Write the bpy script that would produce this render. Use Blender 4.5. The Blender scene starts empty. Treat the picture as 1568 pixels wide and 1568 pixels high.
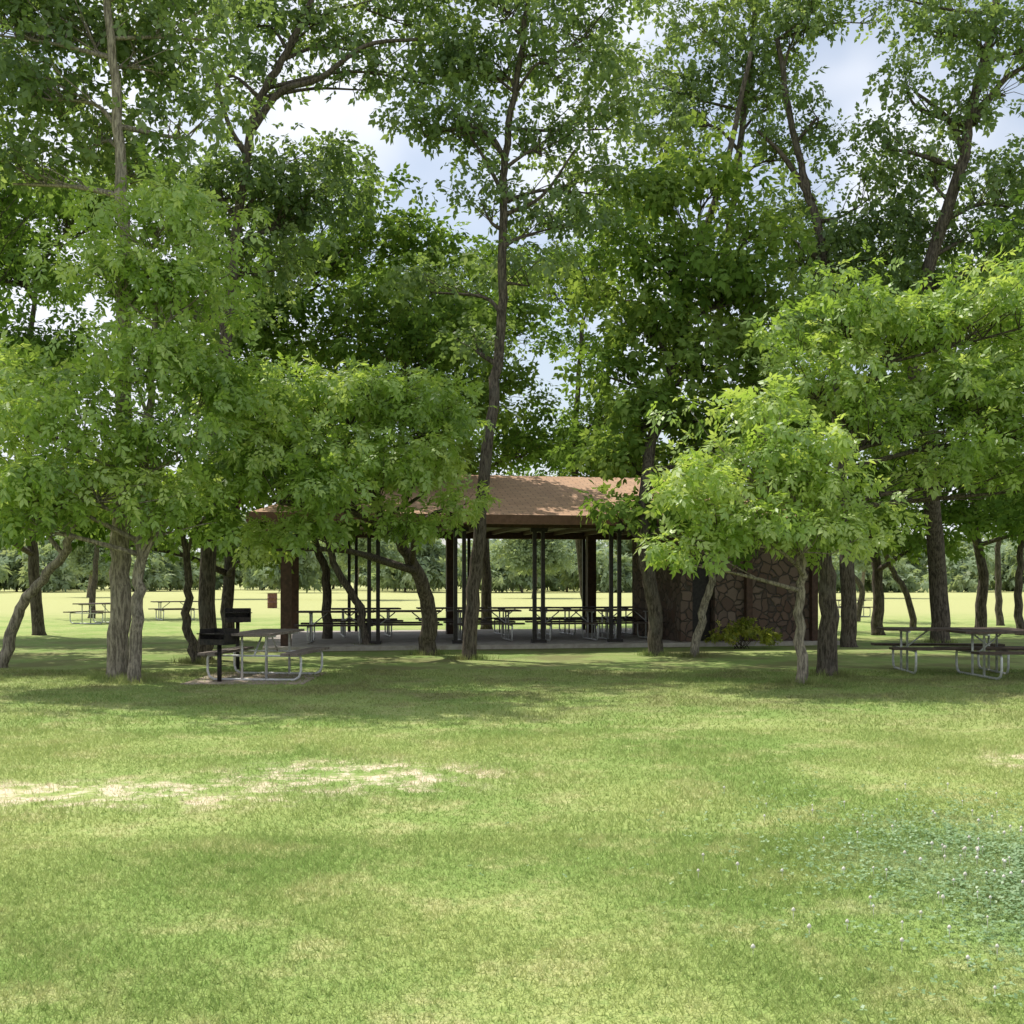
import bpy, math, random
import numpy as np
from mathutils import Vector, Matrix
random.seed(7); rng=np.random.default_rng(7)
F=1700.0; H=1.6; HY=890.0
scene=bpy.context.scene
def W(x,y,d):
    return ((x-784)/F*d, d, H-(y-HY)*d/F)
def GX(x,d): return (x-784)/F*d
# ---------------- node helpers
def new_mat(name):
    m=bpy.data.materials.new(name); m.use_nodes=True
    nt=m.node_tree; nt.nodes.clear()
    return m,nt
def N(nt,t,**kw):
    n=nt.nodes.new(t)
    for k,v in kw.items(): setattr(n,k,v)
    return n
def setv(nt,sock,v):
    if hasattr(v,'is_output'): nt.links.new(v,sock)
    elif isinstance(v,(tuple,list)) and len(v)==3 and sock.type=='RGBA': sock.default_value=(*v,1)
    else: sock.default_value=v
def mix(nt,f,a,b,mode='MIX'):
    n=N(nt,'ShaderNodeMix',data_type='RGBA',blend_type=mode)
    setv(nt,n.inputs[0],f); setv(nt,n.inputs[6],a); setv(nt,n.inputs[7],b)
    return n.outputs[2]
def noise(nt,vec,scale,detail=3,rough=0.55):
    n=N(nt,'ShaderNodeTexNoise'); n.inputs['Scale'].default_value=scale
    n.inputs['Detail'].default_value=detail; n.inputs['Roughness'].default_value=rough
    if vec is not None: nt.links.new(vec,n.inputs['Vector'])
    return n.outputs['Fac']
def mr(nt,v,a,b,c=0.0,d=1.0):
    n=N(nt,'ShaderNodeMapRange'); n.interpolation_type='SMOOTHSTEP'
    setv(nt,n.inputs[0],v)
    for i,q in enumerate((a,b,c,d)): n.inputs[i+1].default_value=q
    return n.outputs[0]
def mth(nt,op,a,b=0.0):
    n=N(nt,'ShaderNodeMath',operation=op); setv(nt,n.inputs[0],a); setv(nt,n.inputs[1],b)
    return n.outputs[0]
def finish(nt,col,rough=0.8,bump=None,bstr=0.3,bdist=0.02,metal=0.0,spec=0.3):
    p=N(nt,'ShaderNodeBsdfPrincipled'); setv(nt,p.inputs['Base Color'],col)
    setv(nt,p.inputs['Roughness'],rough); p.inputs['Metallic'].default_value=metal
    p.inputs['Specular IOR Level'].default_value=spec
    if bump is not None:
        b=N(nt,'ShaderNodeBump'); b.inputs['Strength'].default_value=bstr; b.inputs['Distance'].default_value=bdist
        nt.links.new(bump,b.inputs['Height']); nt.links.new(b.outputs[0],p.inputs['Normal'])
    o=N(nt,'ShaderNodeOutputMaterial'); nt.links.new(p.outputs[0],o.inputs[0])
    return p
def simple(name,c1,c2,scale=8,rough=0.7,metal=0.0,bstr=0.2,stretch=None,spec=0.3):
    m,nt=new_mat(name); tc=N(nt,'ShaderNodeTexCoord'); v=tc.outputs['Object']
    if stretch:
        mp=N(nt,'ShaderNodeMapping'); mp.inputs['Scale'].default_value=stretch
        nt.links.new(v,mp.inputs[0]); v=mp.outputs[0]
    n=noise(nt,v,scale,4,0.6)
    finish(nt,mix(nt,mr(nt,n,0.3,0.7),c1,c2),rough,n,bstr,0.01,metal,spec)
    return m
# worn patches (cx,cy,rx,ry)
DRY=[(-3.4,8.35,2.8,.8),(-1.3,9.1,1.6,1.1),(-5.0,8.0,1.6,.6),(5.0,9.9,1.1,.7)]
CLOV=(3.0,5.9,1.5,2.1)
def grass_color(nt,full=True):
    g=N(nt,'ShaderNodeNewGeometry'); pos=g.outputs['Position']
    n1=noise(nt,pos,0.35,2); n2=noise(nt,pos,1.7,4,0.7); n3=noise(nt,pos,12,2,0.65); n4=noise(nt,pos,70,1,0.7)
    c=mix(nt,mr(nt,n1,0.38,0.62),(0.25,0.36,0.095),(0.39,0.455,0.155))
    c=mix(nt,mth(nt,'MULTIPLY',mr(nt,n2,0.46,0.68),.85),c,(0.51,0.50,0.23))
    c=mix(nt,mth(nt,'MULTIPLY',mr(nt,n3,0.45,0.7),0.55),c,(0.18,0.29,0.07))
    c=mix(nt,mth(nt,'MULTIPLY',mr(nt,n4,0.4,0.75),0.45),c,(0.14,0.20,0.06))
    def ell(p,a=0.2,b=1.25):
        s=N(nt,'ShaderNodeVectorMath',operation='SUBTRACT'); nt.links.new(pos,s.inputs[0]); s.inputs[1].default_value=(p[0],p[1],0)
        m=N(nt,'ShaderNodeVectorMath',operation='MULTIPLY'); nt.links.new(s.outputs[0],m.inputs[0]); m.inputs[1].default_value=(1/p[2],1/p[3],0)
        l=N(nt,'ShaderNodeVectorMath',operation='LENGTH'); nt.links.new(m.outputs[0],l.inputs[0])
        return mr(nt,l.outputs['Value'],a,b,1.0,0.0)
    tot=None
    for p in DRY:
        e=ell(p); tot=e if tot is None else mth(nt,'MAXIMUM',tot,e)
    nn=noise(nt,pos,3.4,5,0.75)
    dm=mr(nt,mth(nt,'MULTIPLY',tot,mr(nt,nn,0.40,0.66)),0.03,0.85)
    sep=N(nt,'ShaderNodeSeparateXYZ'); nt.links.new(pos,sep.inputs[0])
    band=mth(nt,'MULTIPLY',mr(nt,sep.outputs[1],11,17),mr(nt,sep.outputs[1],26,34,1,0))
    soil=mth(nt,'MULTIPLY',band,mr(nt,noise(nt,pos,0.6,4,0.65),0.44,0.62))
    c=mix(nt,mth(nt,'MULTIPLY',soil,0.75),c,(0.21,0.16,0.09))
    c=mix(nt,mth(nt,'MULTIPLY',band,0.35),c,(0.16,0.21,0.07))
    c=mix(nt,mth(nt,'MULTIPLY',dm,0.85),c,(0.76,0.63,0.48))
    cm=mr(nt,mth(nt,'ADD',ell(CLOV,0.1,1.4),mth(nt,'MULTIPLY',mth(nt,'SUBTRACT',nn,0.5),1.6)),0.25,0.95)
    c=mix(nt,mth(nt,'MULTIPLY',cm,0.6),c,(0.21,0.32,0.15))
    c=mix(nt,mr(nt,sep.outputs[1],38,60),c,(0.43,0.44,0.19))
    return c,n4
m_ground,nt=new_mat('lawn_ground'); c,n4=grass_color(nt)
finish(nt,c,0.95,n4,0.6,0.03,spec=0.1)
def thin(nt,c,trans,tcol=None,gl=0.0):
    d=N(nt,'ShaderNodeBsdfDiffuse'); nt.links.new(c,d.inputs[0]); t=N(nt,'ShaderNodeBsdfTranslucent'); nt.links.new(tcol or c,t.inputs[0])
    ms=N(nt,'ShaderNodeMixShader'); ms.inputs[0].default_value=trans; nt.links.new(d.outputs[0],ms.inputs[1]); nt.links.new(t.outputs[0],ms.inputs[2]); r=ms.outputs[0]
    if gl:
        g=N(nt,'ShaderNodeBsdfGlossy'); g.inputs['Roughness'].default_value=.45; m2=N(nt,'ShaderNodeMixShader'); m2.inputs[0].default_value=gl
        nt.links.new(r,m2.inputs[1]); nt.links.new(g.outputs[0],m2.inputs[2]); r=m2.outputs[0]
    o=N(nt,'ShaderNodeOutputMaterial'); nt.links.new(r,o.inputs[0])
m_blade,nt=new_mat('grass_blades'); c,_=grass_color(nt)
at=N(nt,'ShaderNodeAttribute',attribute_name='tint')
c=mix(nt,mr(nt,at.outputs['Fac'],0,1,0.0,0.55),c,(0.50,0.55,0.22)); thin(nt,c,.35)
def leaf_mat(name,dark,mid,light,trans=0.4,gl=.04):
    m,nt=new_mat(name); at=N(nt,'ShaderNodeAttribute',attribute_name='tint')
    c=mix(nt,mr(nt,at.outputs['Fac'],0,0.5),dark,mid); c=mix(nt,mr(nt,at.outputs['Fac'],0.5,1.0),c,light)
    thin(nt,c,trans,mix(nt,1.0,c,(1.3,1.25,0.65),'MULTIPLY'),gl); return m
L_near=leaf_mat('leaf_bright',(0.15,0.25,0.05),(0.29,0.43,0.095),(0.47,0.58,0.20),.5,.05)
L_mid=leaf_mat('leaf_mid',(0.085,0.155,0.035),(0.155,0.25,0.06),(0.25,0.345,0.10),.5,0)
L_high=leaf_mat('leaf_high',(0.12,0.19,0.075),(0.19,0.28,0.105),(0.29,0.38,0.16),0.52,.03)
L_far_hazed=leaf_mat('leaf_far_hazed',(0.23,0.30,0.20),(0.30,0.38,0.25),(0.38,0.44,0.30),.4,0)  # distance haze put into the leaf colours: paler, greyer greens
L_bush=leaf_mat('leaf_bush',(0.14,0.19,0.02),(0.32,0.35,0.04),(0.5,0.47,0.07))
L_clov=leaf_mat('leaf_clover',(0.15,0.25,0.11),(0.22,0.34,0.16),(0.33,0.45,0.25),0.25)
def bark(name,c1,c2):
    m,nt=new_mat(name); g=N(nt,'ShaderNodeNewGeometry')
    mp=N(nt,'ShaderNodeMapping'); mp.inputs['Scale'].default_value=(1,1,0.18); nt.links.new(g.outputs['Position'],mp.inputs[0])
    a=noise(nt,mp.outputs[0],30,4,0.7); b=noise(nt,g.outputs['Position'],3,2)
    c=mix(nt,mr(nt,a,0.38,0.62),c1,c2); c=mix(nt,mth(nt,'MULTIPLY',mr(nt,b,0.5,0.7),0.35),c,(0.15,0.14,0.115))
    finish(nt,c,0.95,a,0.9,0.03,spec=0.1); return m
B_dark=bark('bark_dark',(0.05,0.041,0.034),(0.155,0.128,0.102))
B_light=bark('bark_light',(0.14,0.118,0.095),(0.38,0.33,0.265))
# ---------------- mesh helpers
def link(o): scene.collection.objects.link(o); return o
def empty(name,loc=(0,0,0),rot=0.0):
    e=bpy.data.objects.new(name,None); e.location=loc; e.rotation_euler=(0,0,rot); e.empty_display_size=0.3; return link(e)
TOT=0
def quadmesh(name,V,k,mat,tint=None):
    global TOT
    n=len(V); TOT+=n//k; me=bpy.data.meshes.new(name); me.vertices.add(n)
    me.vertices.foreach_set('co',np.ascontiguousarray(V,dtype=np.float32).ravel())
    me.loops.add(n); me.loops.foreach_set('vertex_index',np.arange(n,dtype=np.int32))
    me.polygons.add(n//k); me.polygons.foreach_set('loop_start',np.arange(0,n,k,dtype=np.int32))
    me.update(calc_edges=True)
    if tint is not None:
        a=me.attributes.new('tint','FLOAT','POINT'); a.data.foreach_set('value',np.ascontiguousarray(tint,dtype=np.float32))
    me.materials.append(mat); return link(bpy.data.objects.new(name,me))
class MB:
    def __init__(s): s.v=[];s.f=[];s.mi=[];s.sm=[]
    def box(s,c,sz,mi=0,R=None):
        i=len(s.v)
        for dx in(-.5,.5):
            for dy in(-.5,.5):
                for dz in(-.5,.5):
                    p=Vector((dx*sz[0],dy*sz[1],dz*sz[2]))
                    if R is not None: p=R@p
                    s.v.append(tuple(p+Vector(c)))
        for q in((0,1,3,2),(4,6,7,5),(0,4,5,1),(2,3,7,6),(0,2,6,4),(1,5,7,3)): s.f.append([i+a for a in q]);s.mi.append(mi);s.sm.append(False)
    def tube(s,pts,rad,n=8,mi=0,cap=True):
        P=[Vector(p) for p in pts]; m=len(P)
        if not hasattr(rad,'__len__'): rad=[rad]*m
        i0=len(s.v); ref=None
        for j in range(m):
            t=(P[min(j+1,m-1)]-P[max(j-1,0)]); t=t.normalized() if t.length>1e-9 else Vector((0,0,1))
            if ref is None: ref=Vector((1,0,0)) if abs(t.x)<0.8 else Vector((0,1,0))
            u=(ref-t*ref.dot(t)).normalized(); w=t.cross(u); ref=u
            for k in range(n):
                a=2*math.pi*k/n; s.v.append(tuple(P[j]+(u*math.cos(a)+w*math.sin(a))*rad[j]))
        for j in range(m-1):
            for k in range(n):
                a=i0+j*n+k;b=i0+j*n+(k+1)%n; s.f.append([a,b,b+n,a+n]);s.mi.append(mi);s.sm.append(True)
        if cap:
            s.f.append([i0+k for k in range(n)][::-1]);s.f.append([i0+(m-1)*n+k for k in range(n)]);s.mi+=[mi,mi];s.sm+=[False,False]
    def poly(s,pts,mi=0):
        i=len(s.v); s.v+= [tuple(p) for p in pts]; s.f.append(list(range(i,i+len(pts))));s.mi.append(mi);s.sm.append(False)
    def obj(s,name,mats,parent=None):
        me=bpy.data.meshes.new(name); me.from_pydata(s.v,[],s.f)
        for m in mats: me.materials.append(m)
        me.polygons.foreach_set('material_index',s.mi); me.polygons.foreach_set('use_smooth',s.sm); me.update()
        o=link(bpy.data.objects.new(name,me))
        if parent: o.parent=parent
        return o
def crom(pts,per=6):
    P=[Vector(p) for p in pts]; P=[P[0]*2-P[1]]+P+[P[-1]*2-P[-2]]; out=[]
    for i in range(1,len(P)-2):
        for k in range(per):
            t=k/per; a,b,c,d=P[i-1:i+3]
            out.append(0.5*((2*b)+(c-a)*t+(2*a-5*b+4*c-d)*t*t+(-a+3*b-3*c+d)*t**3))
    out.append(P[-2]); return out
# ---------------- foliage
def unit(a): return a/np.maximum(np.linalg.norm(a,axis=1,keepdims=True),1e-6)
def template(pairs,ll,lw,span,ang=58,jit=0):
    T=[]; R=random.Random(3)
    def leaf(bx,by,ang,s=1):
        c,sn=math.cos(ang),math.sin(ang); tz=R.gauss(0,jit)
        for a,b in((0,0),(0.42,0.5),(1,0),(0.42,-0.5)):
            x=a*ll*s;y=b*lw*s; X=bx+c*x-sn*y; Y=by+sn*x+c*y
            T.append((X,Y,-0.9*X*X-0.25*abs(Y)+tz*x+R.gauss(0,jit*.4)*y))
    for i in range(pairs):
        x=span*(0.25+0.75*i/max(pairs-1,1))*0.9
        leaf(x,0,math.radians(ang+R.gauss(0,jit*25)),R.uniform(.85,1.1)); leaf(x+R.uniform(0,.03)*(jit>0),0,-math.radians(ang+R.gauss(0,jit*25)),R.uniform(.85,1.1))
    leaf(span,0,0); return np.array(T)
TN=template(3,0.108,0.056,0.22,58,.25); TM=template(2,0.15,0.095,0.22,55,.3); TH=template(3,0.088,0.078,0.26,62,.6)
def sprays(pos,dirs,T,scale):
    n=len(pos); up=np.array([0,0,1.0])+rng.normal(0,0.5,(n,3))
    d=unit(dirs); nn=unit(up-d*np.sum(up*d,axis=1,keepdims=True)); sd=np.cross(nn,d)
    s=scale[:,None,None]
    V=pos[:,None,:]+s*(T[None,:,0:1]*d[:,None,:]+T[None,:,1:2]*sd[:,None,:]+T[None,:,2:3]*nn[:,None,:])
    return V.reshape(-1,3)
def lobe_clumps(c,r,dens):
    r=np.array(r); n=max(6,int(dens*21*(r[0]*r[1]*r[2])**(2/3)))
    u=unit(rng.normal(size=(n,3))); u[:,2]=np.where(u[:,2]<-0.35,u[:,2]*-0.6,u[:,2])
    ph=rng.uniform(0,6.28,4)
    lump=1+0.28*np.sin(3*u[:,0]*2+ph[0])*np.sin(4*u[:,1]+ph[1])+0.24*np.sin(6*u[:,2]+ph[2]+4*u[:,0])
    rad=(0.35+0.75*rng.random(n)**0.7)*lump
    return np.array(c)+u*rad[:,None]*r
def foliage(name,lobes,mat,T,K,rc,scale,parent,tb=0.5):
    Vs=[];Ts=[];allc=[]
    for (c,r,dens) in lobes:
        C=lobe_clumps(c,r,dens); allc.append((c,C)); M=len(C)
        lt=rng.normal(0,0.12)
        ctint=np.clip(tb+lt+rng.normal(0,0.18,M),0,1)
        crad=rc*rng.uniform(0.5,1.4,M)
        idx=np.repeat(np.arange(M),K)
        b=unit(rng.normal(size=(len(idx),3)))*(rng.random((len(idx),1))**0.4)
        pos=C[idx]+b*crad[idx][:,None]*np.array([1.1,1.1,0.5])
        dirs=b*0.9+rng.normal(0,0.35,b.shape)+np.array([0,0,-0.3])
        V=sprays(pos,dirs,T,scale*rng.uniform(0.65,1.25,len(idx)))
        t=np.clip(ctint[idx]+rng.normal(0,0.14,len(idx)),0,1)
        Vs.append(V);Ts.append(np.repeat(t,len(T)))
    o=quadmesh(name,np.concatenate(Vs),4,mat,np.concatenate(Ts)); o.parent=parent
    return allc
def tree(name,path,r0,lobes,kind='near',barkm=None,dens=1.0,tb=0.5,extra=None,r1=0.3,flare=1.3):
    """path: measured (px,py,distance) samples; first one is the base on the ground"""
    e=empty(name,(0,0,0)); r0*=.82
    P=[(GX(path[0][0],path[0][2]),path[0][2],-0.05)]+[W(*p) for p in path[1:]]
    S=crom(P,6); m=len(S)
    for i in range(1,m-1): S[i]=S[i]+Vector((random.gauss(0,.02),random.gauss(0,.02),0))
    zt=S[-1].z; Rr=[r0*(1-(1-r1)*(s.z/zt)) if zt>0 else r0 for s in S]; Rr[0]*=flare
    b1=S[0].lerp(S[1],.35)
    S.insert(1,b1); Rr.insert(1,r0*1.05); m+=1
    mb=MB(); mb.tube(S,Rr,12)
    for ex in (extra or []):
        Q=[W(*p) for p in ex[0]]
        S2=crom(Q,5); k=len(S2); mb.tube(S2,[ex[1]*(1-0.6*j/(k-1)) for j in range(k)],8)
    cfg={'near':(L_near,TN,21,0.40,1.04),'mid':(L_mid,TM,14,0.52,1.15),'high':(L_high,TH,14,0.46,1.2),'sp':(L_high,TH,13,0.46,1.2)}[kind]
    if kind in('high','sp'): dens*=.87
    LB=[]
    for l in lobes:
        c=W(l[0],l[1],l[2]); r=l[3] if isinstance(l[3],tuple) else (l[3],l[3],l[3]*0.8)
        LB.append((c,r,dens*(l[4] if len(l)>4 else 1.0)))
    res=foliage('foliage',LB,cfg[0],cfg[1],cfg[2],cfg[3],cfg[4],e,tb)
    for c,C in res:
        c=Vector(c)-Vector((0,0,0.25))
        best=min(range(2,m),key=lambda j:(S[j]-c).length+(2.5 if S[j].z>c.z-0.3 else 0)+0.0)
        a=S[best]; mid=(a+c)/2+Vector((random.gauss(0,.15),random.gauss(0,.15),random.uniform(-.1,.35)))
        ra=min(Rr[best]*0.6,0.02+0.024*(a-c).length+0.02)
        S3=crom([a,mid,c],4); mb.tube(S3,[ra*(1-0.7*j/8) for j in range(9)],6)
        for q in C:
            q=Vector(q); j=random.randint(3,8); s0=S3[j]
            mm=(s0+q)/2+Vector((random.gauss(0,.12),random.gauss(0,.12),random.gauss(0.05,.1)))
            mb.tube([s0,mm,q],[0.014,0.009,0.004],3,cap=False)
    mb.obj('trunk',[barkm or B_dark],e)
    return e
# near trees
tree('ash_tree',[(180,0,18.3),(184,900,18.3),(188,760,18.4),(190,520,18.5),(188,300,18.6),(172,90,18.6),(160,-80,18.6)],0.22,
 [(60,130,19,1.3,.9),(150,40,19,1.3,.9),(250,90,19.3,1.2,.7),(-20,30,19,1.5,.9),(90,-60,19,1.6,.9),(230,-50,19,1.5,.8),(130,210,19.6,1.1,.8),(320,40,19.5,1.0,.6),(20,260,19.6,1.1,.9),(290,190,20,0.9,.7),(200,260,20,1.0,.7)],'high',B_light)
tree('ash_tree',[(206,0,17.6),(210,930,17.6),(216,850,17.6),(222,700,17.5),(235,520,17.5),(245,400,17.5)],0.13,
 [(240,340,17.5,(1.0,1,.8)),(180,430,17.4,(1.0,1,.9)),(290,450,17.6,(.9,1,.9)),(215,560,17.3,(1.2,1.2,1.0)),(90,650,17.2,(1.2,1.2,.9)),(150,740,17,(1.2,1.2,.8)),(20,740,17,(1.1,1.1,.8)),(270,680,17.4,(.9,1,.8)),(60,790,17,(0.8,1,.5)),(320,600,18,(0.6,.8,.6)),(30,590,18,(.8,.9,.7)),(260,790,17.6,(.7,.8,.4))],'near',B_light,tb=0.52,dens=1.0,
 extra=[([(212,880,17.6),(228,840,17.5),(262,780,17.4)],0.05)])
tree('ash_tree',[(655,0,24.2),(655,930,24),(625,850,23.4),(585,790,22.6),(560,720,21.6),(520,660,21)],0.24,
 [(390,650,19.4,(1.3,1.3,1.0)),(480,620,19.7,(1.3,1.3,.9)),(580,610,20.2,(1.2,1.2,.8)),(655,650,20.5,(.95,1,1.0)),(430,750,19.2,(1.1,1.1,.8)),(540,720,19.7,(1.3,1.3,.9)),(655,730,20.4,(.8,.9,.8)),(340,740,19.6,(.8,.9,.9)),(330,620,20.2,(.8,.9,.8)),(500,810,19.7,(.8,.9,.4)),(420,820,19.5,(.6,.7,.3)),(620,805,20.8,(.7,.7,.4)),(700,770,21.2,(.5,.6,.4))],'near',B_dark,tb=0.66,dens=1.0)
tree('ash_tree',[(1226,0,17.4),(1226,920,17.4),(1228,850,17.3),(1215,760,17.2),(1190,690,17.2)],0.115,
 [(1070,780,16.9,(.75,.9,.75)),(1150,710,17,(1.1,1.1,.8)),(1250,720,17.1,(1.0,1.1,.8)),(1150,810,16.8,(.95,1,.5)),(1290,790,17,(.65,.9,.6)),(1170,640,17.2,(.7,.8,.5)),(1055,840,17,(.45,.6,.3)),(1230,820,16.8,(.8,.9,.45))],'near',B_light,tb=0.7,dens=1.0)
tree('ash_tree',[(1266,0,18.8),(1268,900,18.8),(1262,800,18.8),(1300,680,18.8),(1340,560,18.9)],0.22,
 [(1290,490,18.8,(1.0,1,.8)),(1250,590,18.6,(.9,1,.9)),(1360,530,18.8,(1.2,1.2,.9)),(1460,490,18.8,(1.2,1.2,.9)),(1560,480,18.8,(1.2,1.2,1.0)),(1380,650,18.6,(1.3,1.3,.9)),(1500,620,18.6,(1.3,1.3,1.0)),(1590,650,18.6,(1.1,1.2,1.0)),(1470,720,18.8,(1.0,1.1,.6)),(1560,730,19,(.8,1,.6))],'near',B_dark,tb=0.52,dens=.95)
tree('cottonwood_tree',[(718,0,22.8),(728,880,22.8),(740,740,22.8),(757,600,22.9),(768,480,23),(770,330,23),(776,220,23),(800,60,23),(820,-90,23)],0.18,
 [(700,190,23,1.2,.7),(760,110,23.3,1.3,.7),(860,110,23.4,1.2,.7),(830,220,23.2,1.2,.7),(900,40,23.5,1.3,.7),(780,0,23,1.3,.7),(690,90,23.4,1.1,.6),(930,180,24,1.1,.6),(850,330,23.4,1.1,.7),(740,300,23,.8,.5),(650,190,23,.8,.45),(660,430,23.6,.9,.7),(810,420,23.6,.9,.7),(860,-80,23.5,1.6,.7),(740,520,24,.9,.6),(920,280,24,1.0,.6),(700,-60,23.5,1.4,.7)],'sp',B_dark,tb=0.5,
 extra=[([(770,330,23),(830,300,23),(880,230,23.2)],0.05),([(772,300,23),(740,240,23),(700,180,23)],0.05)])
tree('elm_tree',[(312,0,22.6),(318,900,22.6),(330,700,22.8),(352,450,23),(375,250,23),(400,150,23),(450,60,23),(500,-60,23)],0.22,
 [(400,290,23.6,1.1),(330,300,24,1.2),(500,250,24.5,1.0,.8),(470,330,24,1.2),(380,400,24,1.3),(540,60,23.4,1.0,.6),(620,20,23.6,1.1,.7),(480,20,23,.9,.7),(420,90,23.3,.7,.6),(650,110,23.8,.9,.5),(370,30,23.4,1.0,.7),(300,480,24.5,1.2),(600,-60,23.5,1.4,.6),(430,-60,23,1.4,.7),(560,120,23.6,.8,.45),(330,120,23.4,.9,.6)],'high',B_dark,tb=0.35,
 extra=[([(385,200,23),(430,140,22.9),(490,120,22.8),(560,70,22.8),(640,60,22.8)],0.085),([(380,240,23),(350,190,22.9),(320,80,22.8)],0.07)])
tree('elm_tree',[(1005,0,24),(1000,920,24),(985,830,24),(995,700,24.4),(1030,560,25),(1060,420,25.5),(1110,260,26),(1150,80,26)],0.2,
 [(1010,310,24.5,(1.1,1.1,.8),.8),(1090,280,24.6,(1.1,1.1,.8),.8),(1150,350,25,(1.1,1.1,.9),.8),(1030,400,24.6,1.3),(1120,450,24.8,1.4),(990,500,24.6,1.2),(930,560,25,(.9,1,.6),.8),(1080,560,24.8,1.3),(1180,480,25,1.1,.8),(1010,640,24.8,1.3),(1100,680,25,1.3),(1190,600,25.2,1.2),(950,700,25.4,(1.2,1.1,.8)),(900,440,25.5,1.0,.6),(1000,790,24.2,(.6,.7,.35),.9),(930,775,24,(.7,.6,.22),.45)],'mid',B_dark,tb=0.72)
tree('cottonwood_tree',[(1120,0,31),(1110,850,31),(1100,600,30),(1110,400,29),(1130,260,28),(1150,80,28),(1160,-60,28)],0.2,
 [(1060,180,28,1.3,.75),(1140,130,28,1.3,.75),(1200,230,28,1.1,.7),(1100,50,28,1.4,.65),(990,110,28,1.3,.6),(1180,-20,28,1.6,.6),(1030,-40,28,1.5,.6),(1180,150,28,1,.6),(1000,220,28,1.1,.7),(1220,330,28,1.1,.7)],'sp',B_dark,tb=.5)
tree('elm_tree',[(1300,0,27),(1300,900,27),(1285,700,27),(1270,440,27),(1240,300,27),(1215,200,27),(1190,60,27)],0.24,
 [(1210,60,27,1.2,.6),(1250,0,27,1.2,.5),(1290,370,27.5,1.1,.8),(1230,400,27.5,1.1,.9),(1360,390,28,1.2,.8),(1250,180,27,.9,.5),(1330,290,27,.9,.5),(1330,20,27,.9,.35),(1300,480,28,1.5)],'high',B_dark,tb=0.42,
 extra=[([(1245,310,27),(1200,240,27),(1160,200,27)],0.09),([(1262,400,27),(1200,360,27),(1170,330,27)],0.08)])
tree('cottonwood_tree',[(1440,0,29),(1436,880,29),(1420,700,28),(1400,560,27),(1420,420,26.5),(1470,260,26),(1490,160,26),(1520,40,26),(1540,-80,26)],0.3,
 [(1450,170,26,1.1,.6),(1540,130,26,1.2,.55),(1500,50,26,1.2,.55),(1590,60,26,1.3,.5),(1430,260,26.3,1.1,.7),(1540,300,26.4,1.3,.8),(1460,360,26.6,1.2,.9),(1580,390,26.6,1.3),(1390,130,26,.8,.35),(1430,40,26,1.1,.55),(1370,-20,26,1.1,.45),(1560,-70,26,1.6,.6),(1350,210,26.4,.9,.4),(1400,450,27,1.2),(1390,330,27,1.0,.7)],'high',B_dark,tb=0.42,
 extra=[([(1478,240,26),(1450,180,26),(1400,140,26)],0.08),([(1490,190,26),(1540,120,26),(1600,90,26)],0.09)])
# back row
def bt(path,lobes,r=0.22,dens=0.75,tb=0.45): tree('hackberry_tree',path,r,lobes,'mid',B_dark,dens=dens,tb=tb)
bt([(60,0,33),(50,850,33),(40,600,33),(60,400,33)],[(20,420,33,2.2),(110,330,33,2.0,.8),(60,560,32,2.2),(-60,600,32,2.2),(100,760,31,2.2),(-30,780,31,1.8),(190,300,33,1.5,.7),(-70,350,33,2.2)])
bt([(350,0,30),(350,880,30),(370,700,30),(400,500,30)],[(400,480,29,1.8),(330,560,29,1.8),(480,560,30,1.8),(560,500,30,1.6),(300,770,28,1.5),(370,840,28,(1.3,1,.5),.7),(200,820,27,(1.2,1,.6),.8),(560,370,30,1.5,.9),(620,370,31,1.2,.7),(480,400,30,1.6),(540,280,31,1.0,.6)])
bt([(500,0,29),(500,890,29),(480,800,29),(520,650,29)],[(560,640,29,1.7),(460,720,28.5,1.7),(640,560,29.5,1.7),(600,720,29,1.7),(700,640,30,1.4),(560,780,29,(1.5,1.2,.8)),(700,500,30,1.3),(680,400,31,1.2,.8)],r=.17)
bt([(745,0,36),(740,800,36),(700,600,36),(720,450,36)],[(700,500,36,2.0),(650,620,36,2.2),(690,720,36,1.9),(800,690,37,1.9),(770,600,36,1.5,.8),(620,440,36,1.6),(740,420,36,1.5,.8),(800,500,36,1.5,.8)])
bt([(905,0,40),(890,850,40),(880,700,40),(890,500,40)],[(900,690,40,(2.0,2,1.3),.8),(940,640,40,2.0,.8),(960,740,40,2.0,.8),(860,740,40,(1.6,1.6,.7),.7),(890,530,40,1.6,.5),(900,410,40,2.0,.8),(840,440,40,1.6,.7),(950,340,40,2.0,.6)],r=.25)
bt([(1345,0,33),(1340,850,33),(1300,700,33),(1300,560,33)],[(1240,520,32,1.9),(1340,480,33,1.9),(1330,640,31,1.9),(1220,660,30,1.9),(1200,780,30,(1.8,1.5,1)),(1310,770,30,1.5),(1400,730,31,1.8),(1390,830,31,(1.4,1.2,.7))])
bt([(1500,0,34),(1505,880,34),(1490,780,34),(1500,600,34)],[(1480,440,34,1.8),(1560,540,34,2.2),(1450,600,34,2.0),(1540,720,32,2.0,.8),(1470,790,31,(1.7,1.3,1),.8),(1600,800,31,(1.8,1.5,1.1),.8),(1620,420,34,2.2)])
bt([(-40,0,24),(-60,850,24),(-90,600,24)],[(-90,600,24,1.9),(-40,780,24,1.4),(-130,420,24,2.2),(-60,300,24,1.8)])
bt([(1680,0,22),(1690,850,22),(1700,600,22)],[(1680,560,22,1.9),(1640,780,22,1.3),(1700,400,22,2.0),(1720,740,22,1.6)])
def pole(name,path,r,lobes,bm=None): tree(name,path,r,lobes,'mid',bm or B_dark,dens=.75,tb=.45,r1=.6)
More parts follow.
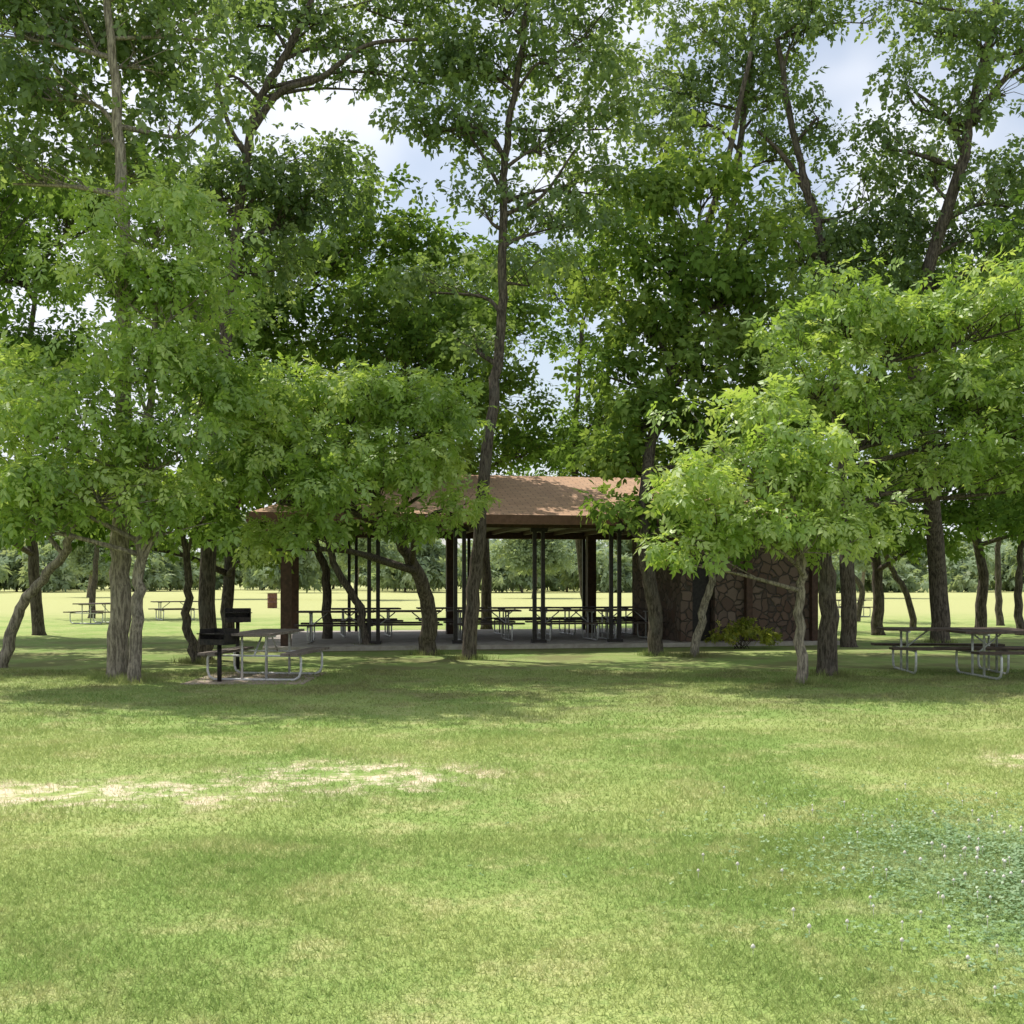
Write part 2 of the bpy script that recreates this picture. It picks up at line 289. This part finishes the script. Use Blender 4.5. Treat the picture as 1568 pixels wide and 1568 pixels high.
pole('ash_tree',[(2,0,20.6),(20,960,20.6),(50,905,20.5),(95,850,20.3),(120,790,20)],.14,[(130,740,20,1.0),(80,800,20,(.9,.9,.5))],B_light)
pole('ash_tree',[(300,0,21.8),(285,950,21.8),(290,880,21.6),(275,800,21.4)],.12,[(270,770,21,.9),(320,800,21.4,(.8,.8,.5))])
pole('ash_tree',[(562,0,26.3),(550,930,26.3),(515,870,26),(500,820,25.8),(480,760,25.6)],.13,[(470,760,25.6,1.2),(520,790,26,(1,1,.6))])
pole('ash_tree',[(1062,0,23.6),(1075,940,23.6),(1090,880,23.4),(1075,820,23.2)],.12,[(1060,790,23,1.0),(1110,820,23,(.9,.9,.5))],B_light)
pole('ash_tree',[(1400,0,36),(1388,910,36),(1360,860,36),(1345,810,35)],.14,[(1340,800,35,1.3)])
pole('ash_tree',[(1312,0,44),(1318,900,44),(1290,860,44),(1300,810,44)],.16,[(1300,810,44,1.6)])
pole('ash_tree',[(1532,0,40),(1528,880,40),(1530,800,40)],.16,[(1530,790,40,2.0)])
pole('ash_tree',[(1562,0,33),(1560,880,33),(1570,800,33)],.16,[(1580,770,33,1.6)])
pole('ash_tree',[(140,0,48),(145,880,48),(150,820,48)],.18,[(150,790,48,2.2),(230,780,48,2.0)])
# ---------------- distant trees : one mass
mbt=MB(); far=[]
e=empty('distant_trees')
for i in range(130):
    d=random.uniform(150,240); x=random.uniform(-0.75,0.75)*d
    h=random.uniform(6,11)+ (3 if random.random()<.2 else 0)
    mbt.tube([(x,d,-.1),(x+random.gauss(0,.3),d,h*.35),(x,d,h*.8)],[.2,.16,.08],5)
    w=random.uniform(2.8,4.6)
    far.append(((x,d,h*.55),(w,w,h*.34),.3)); 
    far.append(((x+random.gauss(0,2),d-1,h*.26),(w*.9,w*.9,h*.2),.35))
TF=template(2,0.55,0.3,0.5)
foliage('foliage',far,L_far_hazed,TF,11,1.1,1.25,e,.5)
mbt.obj('trunks',[B_light],e)
e=empty('field_trees')
mbt=MB(); far=[]
for (x,d,h) in [(-42,110,8),(-26,100,9),(-13.5,95,9),(2,104,8),(15,98,9),(33,105,9),(50,100,9)]:
    mbt.tube([(x,d,-.1),(x+.3,d,h*.3),(x,d,h*.85)],[.2,.15,.07],6)
    far.append(((x,d,h*.62),(2.8,2.6,h*.3),.5)); far.append(((x+1,d+.5,h*.42),(2.6,2.4,h*.14),.5))
foliage('foliage',far,L_far_hazed,TM,22,.9,2.2,e,.3)
mbt.obj('trunks',[B_light],e)
# ---------------- ground
me=bpy.data.meshes.new('ground'); s=1500
me.from_pydata([(-s,-60,0),(s,-60,0),(s,s*1.3,0),(-s,s*1.3,0)],[],[(0,1,2,3)]); me.materials.append(m_ground)
link(bpy.data.objects.new('ground',me))
def blades(x0,x1,y0,y1,dens,hh,wd):
    n=int((x1-x0)*(y1-y0)*dens); x=rng.uniform(x0,x1,n); y=rng.uniform(y0,y1,n)
    k=np.abs(x)<y*0.52+0.8; x=x[k];y=y[k]
    dry=np.zeros(len(x))
    for p in DRY: dry=np.maximum(dry,1.0-np.sqrt(((x-p[0])/p[2])**2+((y-p[1])/p[3])**2))
    k=rng.random(len(x))>dry*.9; x=x[k];y=y[k]; n=len(x)
    patch=0.75+0.35*np.sin(x*2.1+np.sin(y*1.3)*2)*np.sin(y*1.7+np.cos(x)*1.5)
    a=rng.uniform(0,6.28,n); h=hh*rng.uniform(.4,1.3,n)*patch; w=wd*rng.uniform(.7,1.3,n)
    tall=rng.random(n)<.004; h=np.where(tall,h*2.2,h)
    b=np.stack([x,y,np.zeros(n)],1); sd=np.stack([np.cos(a),np.sin(a),np.zeros(n)],1)*w[:,None]/2
    le=rng.normal(0,.8,(n,2))*h[:,None]; tip=b+np.stack([le[:,0],le[:,1],h],1)
    V=np.stack([b-sd,b+sd,tip],1).reshape(-1,3)
    return V,np.repeat(rng.random(n)**1.6,3)
A=[blades(-4.5,4.5,2.6,7,6000,.042,.005),blades(-7,7,7,12,2200,.044,.008),blades(-12,12,12,20,600,.05,.014)]
tv=[];tt=[]
for (bx,by) in [(GX(180,18.3),18.3),(GX(206,17.6),17.6),(GX(655,24.2),24.2),(GX(718,22.8),22.8),(GX(1226,17.4),17.4),(GX(1266,18.8),18.8),(GX(1005,24),24),(GX(1062,23.6),23.6),(GX(300,21.8),21.8),(GX(562,26.3),26.3),(GX(1440,29),29)]:
    n=380; a=rng.uniform(0,6.28,n); r=.16+np.abs(rng.normal(0,.16,n)); b=np.stack([bx+r*np.cos(a),by+r*np.sin(a),np.zeros(n)],1)
    h=rng.uniform(.05,.16,n); sd=np.stack([np.cos(a*3),np.sin(a*3),np.zeros(n)],1)*.008; tip=b+np.stack([rng.normal(0,.04,n),rng.normal(0,.04,n),h],1)
    tv.append(np.stack([b-sd,b+sd,tip],1).reshape(-1,3)); tt.append(np.repeat(rng.random(n)*.5,3))
quadmesh('grass',np.concatenate([a[0] for a in A]+tv),3,m_blade,np.concatenate([a[1] for a in A]+tt))
e=empty('clover_patch')
n=12000; r=np.abs(rng.normal(0,.6,n)); a=rng.uniform(0,6.28,n)
x=CLOV[0]+r*np.cos(a)*CLOV[2]; y=CLOV[1]+r*np.sin(a)*CLOV[3]
k=(np.sin(x*4+1)*np.sin(y*3.3)+rng.normal(0,.6,n))>-0.4; x=x[k];y=y[k];a=a[k];n=len(x)
z=rng.uniform(.02,.05,n); vv=[]
for j in range(3):
    an=a*7+j*2.094; c=np.stack([x,y,z],1)
    dd=np.stack([np.cos(an),np.sin(an),rng.normal(0,.3,n)],1)*.016; ss=np.stack([-np.sin(an),np.cos(an),rng.normal(0,.2,n)],1)*.009
    vv.append(np.stack([c,c+dd*.6+ss,c+dd,c+dd*.6-ss],1))
V=np.stack(vv,1).reshape(-1,3); o=quadmesh('leaves',V,4,L_clov,np.repeat(rng.random(n),12)); o.parent=e
m_fl=simple('clover_flower',(.75,.73,.66),(.6,.55,.47),40,.9)
mb=MB()
for i in range(230):
    rr=abs(random.gauss(0,.7));aa=random.uniform(0,6.28); fx=CLOV[0]+rr*math.cos(aa)*CLOV[2]; fy=CLOV[1]+rr*math.sin(aa)*CLOV[3]; fz=random.uniform(.045,.07)
    if fy<3: continue
    s=random.uniform(.006,.011)
    mb.tube([(fx,fy,fz-s),(fx,fy,fz-s*.5),(fx,fy,fz+s*.3),(fx,fy,fz+s)],[s*.4,s,s*.85,s*.2],6)
    mb.tube([(fx,fy,0),(fx,fy,fz-s)],.0015,3)
mb.obj('flowers',[m_fl],e)
# ---------------- materials for built things
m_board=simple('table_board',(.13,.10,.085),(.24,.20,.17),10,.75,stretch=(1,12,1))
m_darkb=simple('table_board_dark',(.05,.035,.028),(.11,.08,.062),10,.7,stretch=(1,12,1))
m_pipe=simple('galvanized_pipe',(.5,.5,.49),(.7,.7,.68),20,.45,.3,.05)
m_post=simple('post_black',(.014,.012,.011),(.035,.028,.024),12,.5)
m_brown=simple('post_brown',(.055,.033,.022),(.10,.055,.037),10,.7)
m_fas=simple('fascia_brown',(.13,.07,.045),(.19,.10,.065),10,.7)
m_grill=simple('grill_black',(.015,.015,.015),(.05,.04,.035),18,.6,.3)
m_conc=simple('concrete',(.32,.28,.24),(.46,.42,.37),5,.9)
m_pad=simple('worn_pad',(.25,.19,.14),(.42,.35,.28),5,.95)
m_rust=simple('barrel_brown',(.10,.045,.032),(.19,.09,.065),6,.7)
m_roof,nt=new_mat('roof_shingles'); tc=N(nt,'ShaderNodeTexCoord')
br=N(nt,'ShaderNodeTexBrick'); br.inputs['Scale'].default_value=1.0; br.inputs['Brick Width'].default_value=.33; br.inputs['Row Height'].default_value=.16; br.inputs['Mortar Size'].default_value=.012
br.inputs['Color1'].default_value=(.53,.32,.19,1); br.inputs['Color2'].default_value=(.40,.235,.145,1); br.inputs['Mortar'].default_value=(.16,.09,.06,1)
nt.links.new(tc.outputs['Object'],br.inputs['Vector']); n=noise(nt,tc.outputs['Object'],3,5)
finish(nt,mix(nt,mth(nt,'MULTIPLY',n,.5),br.outputs[0],(.57,.41,.28)),.9,br.outputs['Fac'],-.4,.02)
m_stone,nt=new_mat('field_stone'); tc=N(nt,'ShaderNodeTexCoord')
ns=N(nt,'ShaderNodeTexNoise'); ns.inputs['Scale'].default_value=3; nt.links.new(tc.outputs['Object'],ns.inputs['Vector'])
vm=N(nt,'ShaderNodeVectorMath',operation='MULTIPLY_ADD'); nt.links.new(ns.outputs['Color'],vm.inputs[0]); vm.inputs[1].default_value=(.25,.25,.25); nt.links.new(tc.outputs['Object'],vm.inputs[2])
v1=N(nt,'ShaderNodeTexVoronoi'); v1.inputs['Scale'].default_value=4.2; nt.links.new(vm.outputs[0],v1.inputs['Vector'])
v2=N(nt,'ShaderNodeTexVoronoi',feature='DISTANCE_TO_EDGE'); v2.inputs['Scale'].default_value=4.2; nt.links.new(vm.outputs[0],v2.inputs['Vector'])
sp=N(nt,'ShaderNodeSeparateXYZ'); nt.links.new(v1.outputs['Color'],sp.inputs[0])
c=mix(nt,sp.outputs[0],(.09,.065,.05),(.24,.18,.14)); c=mix(nt,mth(nt,'MULTIPLY',sp.outputs[1],.5),c,(.17,.09,.06))
c=mix(nt,mth(nt,'MULTIPLY',noise(nt,tc.outputs['Object'],22,3),.4),c,(.08,.06,.05))
ed=mr(nt,v2.outputs['Distance'],.01,.09); c=mix(nt,ed,(.075,.062,.05),c)
finish(nt,c,.9,ed,.8,.05)
# ---------------- picnic tables
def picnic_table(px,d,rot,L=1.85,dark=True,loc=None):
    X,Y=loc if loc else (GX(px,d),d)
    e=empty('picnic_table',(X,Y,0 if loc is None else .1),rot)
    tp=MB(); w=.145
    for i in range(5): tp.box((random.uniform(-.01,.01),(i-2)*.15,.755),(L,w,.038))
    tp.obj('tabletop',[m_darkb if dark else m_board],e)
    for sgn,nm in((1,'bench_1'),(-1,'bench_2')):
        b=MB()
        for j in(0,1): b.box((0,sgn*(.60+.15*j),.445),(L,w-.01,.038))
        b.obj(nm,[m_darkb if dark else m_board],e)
    fr=MB(); r=.021
    for sx in(-1,1):
        x=sx*L*.33
        loop=[(-.74,.425),(-.77,.36),(-.77,.16),(-.74,.07),(-.66,.025),(.66,.025),(.74,.07),(.77,.16),(.77,.36),(.74,.425)]
        fr.tube([(x,a,b) for a,b in loop],r,8)
        fr.tube([(x,-.74,.405),(x,.74,.405)],r*.9,6)
        for sg in(-1,1):
            fr.tube([(x,sg*.20,.03),(x,sg*.20,.70),(x,sg*.33,.725)],r,8)
        fr.tube([(x,-.36,.722),(x,.36,.722)],r*.9,6)
        fr.tube([(x,0,.405),(x-sx*.40,0,.725)],r*.7,6)
    fr.obj('frame',[m_pipe],e); return e
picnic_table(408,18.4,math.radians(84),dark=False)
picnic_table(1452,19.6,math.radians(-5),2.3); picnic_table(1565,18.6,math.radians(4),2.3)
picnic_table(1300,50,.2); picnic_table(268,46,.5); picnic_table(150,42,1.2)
mb=MB(); mb.box((GX(395,18.3),18.3,.004),(1.9,2.2,.014)); o=mb.obj('concrete_pad',[m_pad])
def grill(px,d,zt,rot):
    e=empty('park_grill',(GX(px,d),d,0),rot)
    p=MB(); p.tube([(0,0,-.05),(0,0,zt-.24)],.035,10); p.tube([(0,0,zt-.25),(0,0,zt-.235)],.09,10); p.obj('post',[m_grill],e)
    b=MB(); w,dp,h=.46,.40,.24; z=zt-h/2; t=.012
    b.box((0,0,zt-h+t/2),(w,dp,t)); b.box((-w/2+t/2,0,z+t),(t,dp,h-t)); b.box((w/2-t/2,0,z+t),(t,dp,h-t)); b.box((0,dp/2-t/2,z+t),(w-2*t,t,h-t))
    b.box((0,-dp/2+t/2,zt-h+.05),(w-2*t,t,.075)); b.obj('firebox',[m_grill],e)
    g=MB()
    for i in range(13): g.tube([(-w/2+.03+i*.0333,-dp/2-.03,zt-.07),(-w/2+.03+i*.0333,dp/2-.02,zt-.07)],.006,5)
    g.tube([(-w/2-.02,-dp/2-.03,zt-.07),(w/2+.02,-dp/2-.03,zt-.07)],.009,6)
    for s in(-1,1): g.tube([(s*.17,-dp/2-.03,zt-.07),(s*.17,-dp/2-.15,zt-.06)],.010,6)
    g.obj('grate',[m_grill],e)
grill(364,20.2,1.10,math.radians(15)); grill(336,17.6,.84,math.radians(-20))
def barrel(px,d):
    e=empty('trash_barrel',(GX(px,d),d,0)); b=MB()
    b.tube([(0,0,0),(0,0,.02),(0,0,.29),(0,0,.30),(0,0,.32),(0,0,.33),(0,0,.58),(0,0,.59),(0,0,.61),(0,0,.62),(0,0,.86),(0,0,.88)],[.28,.285,.285,.3,.3,.285,.285,.3,.3,.285,.285,.3],20,cap=False)
    b.tube([(0,0,.05),(0,0,.06)],.27,20); b.obj('drum',[m_rust],e)
barrel(417,66)
# ---------------- pavilion
ang=math.radians(11); ox,oy=GX(430,25.6),25.6
pv=empty('picnic_pavilion',(ox,oy,0),ang)
LEN,DEP=13.4,7.6; EZ=2.98
def loc(px,yl=0.0):
    k=(px-784)/F; dx,dy=math.cos(ang),math.sin(ang); bx,by=ox-yl*math.sin(ang),oy+yl*math.cos(ang)
    return (k*by-bx)/(dx-k*dy)
mb=MB(); mb.box((LEN/2,DEP/2,.05),(LEN+.8,DEP+.8,.10)); mb.obj('slab',[m_conc],pv)
mb=MB()
for px in (572,704,825,942,1060):
    x=loc(px,.35)
    for s in(-.105,.105): mb.box((x+s,.35,1.5),(.09,.09,2.8))
    mb.box((x,.35,.14),(.36,.18,.08)); mb.box((x,.35,2.86),(.42,.13,.12))
for i in range(3):
    x=2.0+i*3.6
    for s in(-.105,.105): mb.box((x+s,DEP-.4,1.5),(.09,.09,2.8))
mb.obj('steel_posts',[m_post],pv)
mb=MB()
for (x,y) in ((loc(438,.2),.2),(.3,DEP-.4),(loc(905,5.2),5.2),(loc(690,5.2),5.2)): mb.box((x,y,1.5),(.25,.25,2.8))
for px in (1146,1246): mb.box((loc(px,-.12),-.12,1.5),(.16,.16,2.8))
mb.obj('timber_posts',[m_brown],pv)
mb=MB()
mb.box((LEN/2,.35,3.0),(LEN,.16,.2)); mb.box((LEN/2,DEP-.35,3.0),(LEN,.16,.2))
for i in range(14): mb.box((.4+i*.97,DEP/2,3.06),(.07,DEP+.3,.1))
mb.obj('beams',[m_brown],pv)
OV=.7; x0,x1,y0,y1=-OV,LEN+OV,-OV,DEP+OV; RZ=4.5; ym=(y0+y1)/2; hx=3.2
ez=EZ+.16
mb=MB()
mb.poly([(x0,y0,ez),(x1,y0,ez),(x1-hx,ym,RZ),(x0+hx,ym,RZ)]); mb.poly([(x1,y0,ez),(x1,y1,ez),(x1-hx,ym,RZ)])
mb.poly([(x1,y1,ez),(x0,y1,ez),(x0+hx,ym,RZ),(x1-hx,ym,RZ)]); mb.poly([(x0,y1,ez),(x0,y0,ez),(x0+hx,ym,RZ)])
mb.obj('roof',[m_roof],pv)
mb=MB(); t=.05
mb.box(((x0+x1)/2,y0-t/2,ez-.10),(x1-x0,t,.22)); mb.box(((x0+x1)/2,y1+t/2,ez-.10),(x1-x0,t,.22))
mb.box((x0-t/2,ym,ez-.10),(t,y1-y0,.22)); mb.box((x1+t/2,ym,ez-.10),(t,y1-y0,.22)); mb.obj('fascia',[m_fas],pv)
mb=MB(); mb.poly([(x0,y0,ez-.02),(x0,y1,ez-.02),(x1,y1,ez-.02),(x1,y0,ez-.02)]); mb.obj('soffit',[m_brown],pv)
xs0=loc(1040,.1); xs1=loc(1242,.1); xd0=loc(1092,.1)
mb=MB()
mb.box(((xd0+xs1)/2,.15,1.45),(xs1-xd0,.35,2.7)); mb.box((xs0+.15,.15,1.45),(.3,.35,2.7)); mb.box(((xs0+.3+xd0)/2,.15,2.5),(xd0-xs0-.3,.35,.6))
mb.box((xs0+.15,2.0,1.45),(.3,3.34,2.7)); mb.box((xs1-.15,2.0,1.45),(.3,3.34,2.7)); mb.box(((xs0+xs1)/2,3.85,1.45),(xs1-xs0,.35,2.7))
mb.obj('stone_walls',[m_stone],pv)
mb=MB(); mb.box(((xs0+.3+xd0)/2,.27,1.15),(xd0-xs0-.34,.06,2.08)); mb.obj('door',[m_post],pv)
def tin(px,yl,rot=0,L=1.85):
    x=loc(px,yl); picnic_table(0,0,ang+rot,L,True,(ox+x*math.cos(ang)-yl*math.sin(ang),oy+x*math.sin(ang)+yl*math.cos(ang)))
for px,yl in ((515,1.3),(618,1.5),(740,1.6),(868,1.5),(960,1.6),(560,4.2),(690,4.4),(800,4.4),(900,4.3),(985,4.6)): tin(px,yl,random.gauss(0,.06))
e=empty('bush'); bx=GX(1138,26.3)
foliage('foliage',[((bx-.45,26.3,.3),(.42,.35,.30),3.8),((bx+.05,26.3,.36),(.42,.35,.34),3.8),((bx+.5,26.3,.3),(.38,.35,.30),3.8)],L_bush,TN,17,.14,.55,e,.5)
mb=MB()
for i in range(14): mb.tube([(bx+random.gauss(0,.1),26.3,0),(bx+random.uniform(-.6,.6),26.3+random.gauss(0,.15),.4)],[.01,.005],4)
mb.obj('stems',[B_dark],e)
# ---------------- light
EL,AZ=60,-48
w=bpy.data.worlds.new('World'); scene.world=w; w.use_nodes=True; nt=w.node_tree; nt.nodes.clear()
sk=N(nt,'ShaderNodeTexSky'); sk.sky_type='NISHITA'; sk.sun_disc=False; sk.sun_elevation=math.radians(EL); sk.sun_rotation=math.radians(AZ); sk.dust_density=1.5; sk.air_density=1.2
tc=N(nt,'ShaderNodeTexCoord'); n=noise(nt,tc.outputs['Generated'],3.0,4,.55)
c=mix(nt,mr(nt,n,.42,.60,.35,.97),sk.outputs[0],(7.6,7.9,8.5))
bg=N(nt,'ShaderNodeBackground'); nt.links.new(c,bg.inputs[0]); bg.inputs[1].default_value=.135
o=N(nt,'ShaderNodeOutputWorld'); nt.links.new(bg.outputs[0],o.inputs[0])
sl=bpy.data.lights.new('sun','SUN'); sl.energy=5.0; sl.angle=math.radians(.5); sl.color=(1,.95,.87)
so=link(bpy.data.objects.new('sun',sl)); el,az=math.radians(EL),math.radians(AZ)
dirv=Vector((math.sin(az)*math.cos(el),math.cos(az)*math.cos(el),math.sin(el)))
so.rotation_euler=dirv.to_track_quat('Z','Y').to_euler()
# ---------------- camera
cd=bpy.data.cameras.new('camera'); co=link(bpy.data.objects.new('camera',cd)); co.location=(0,0,H); co.rotation_euler=(math.pi/2,0,0)
cd.sensor_width=36; cd.lens=36*F/1568; cd.shift_y=(HY-784)/1568; cd.clip_end=4000; cd.clip_start=.05
scene.camera=co
scene.view_settings.view_transform='Standard'; scene.view_settings.look='None'; scene.view_settings.exposure=0
print('FACES',TOT)
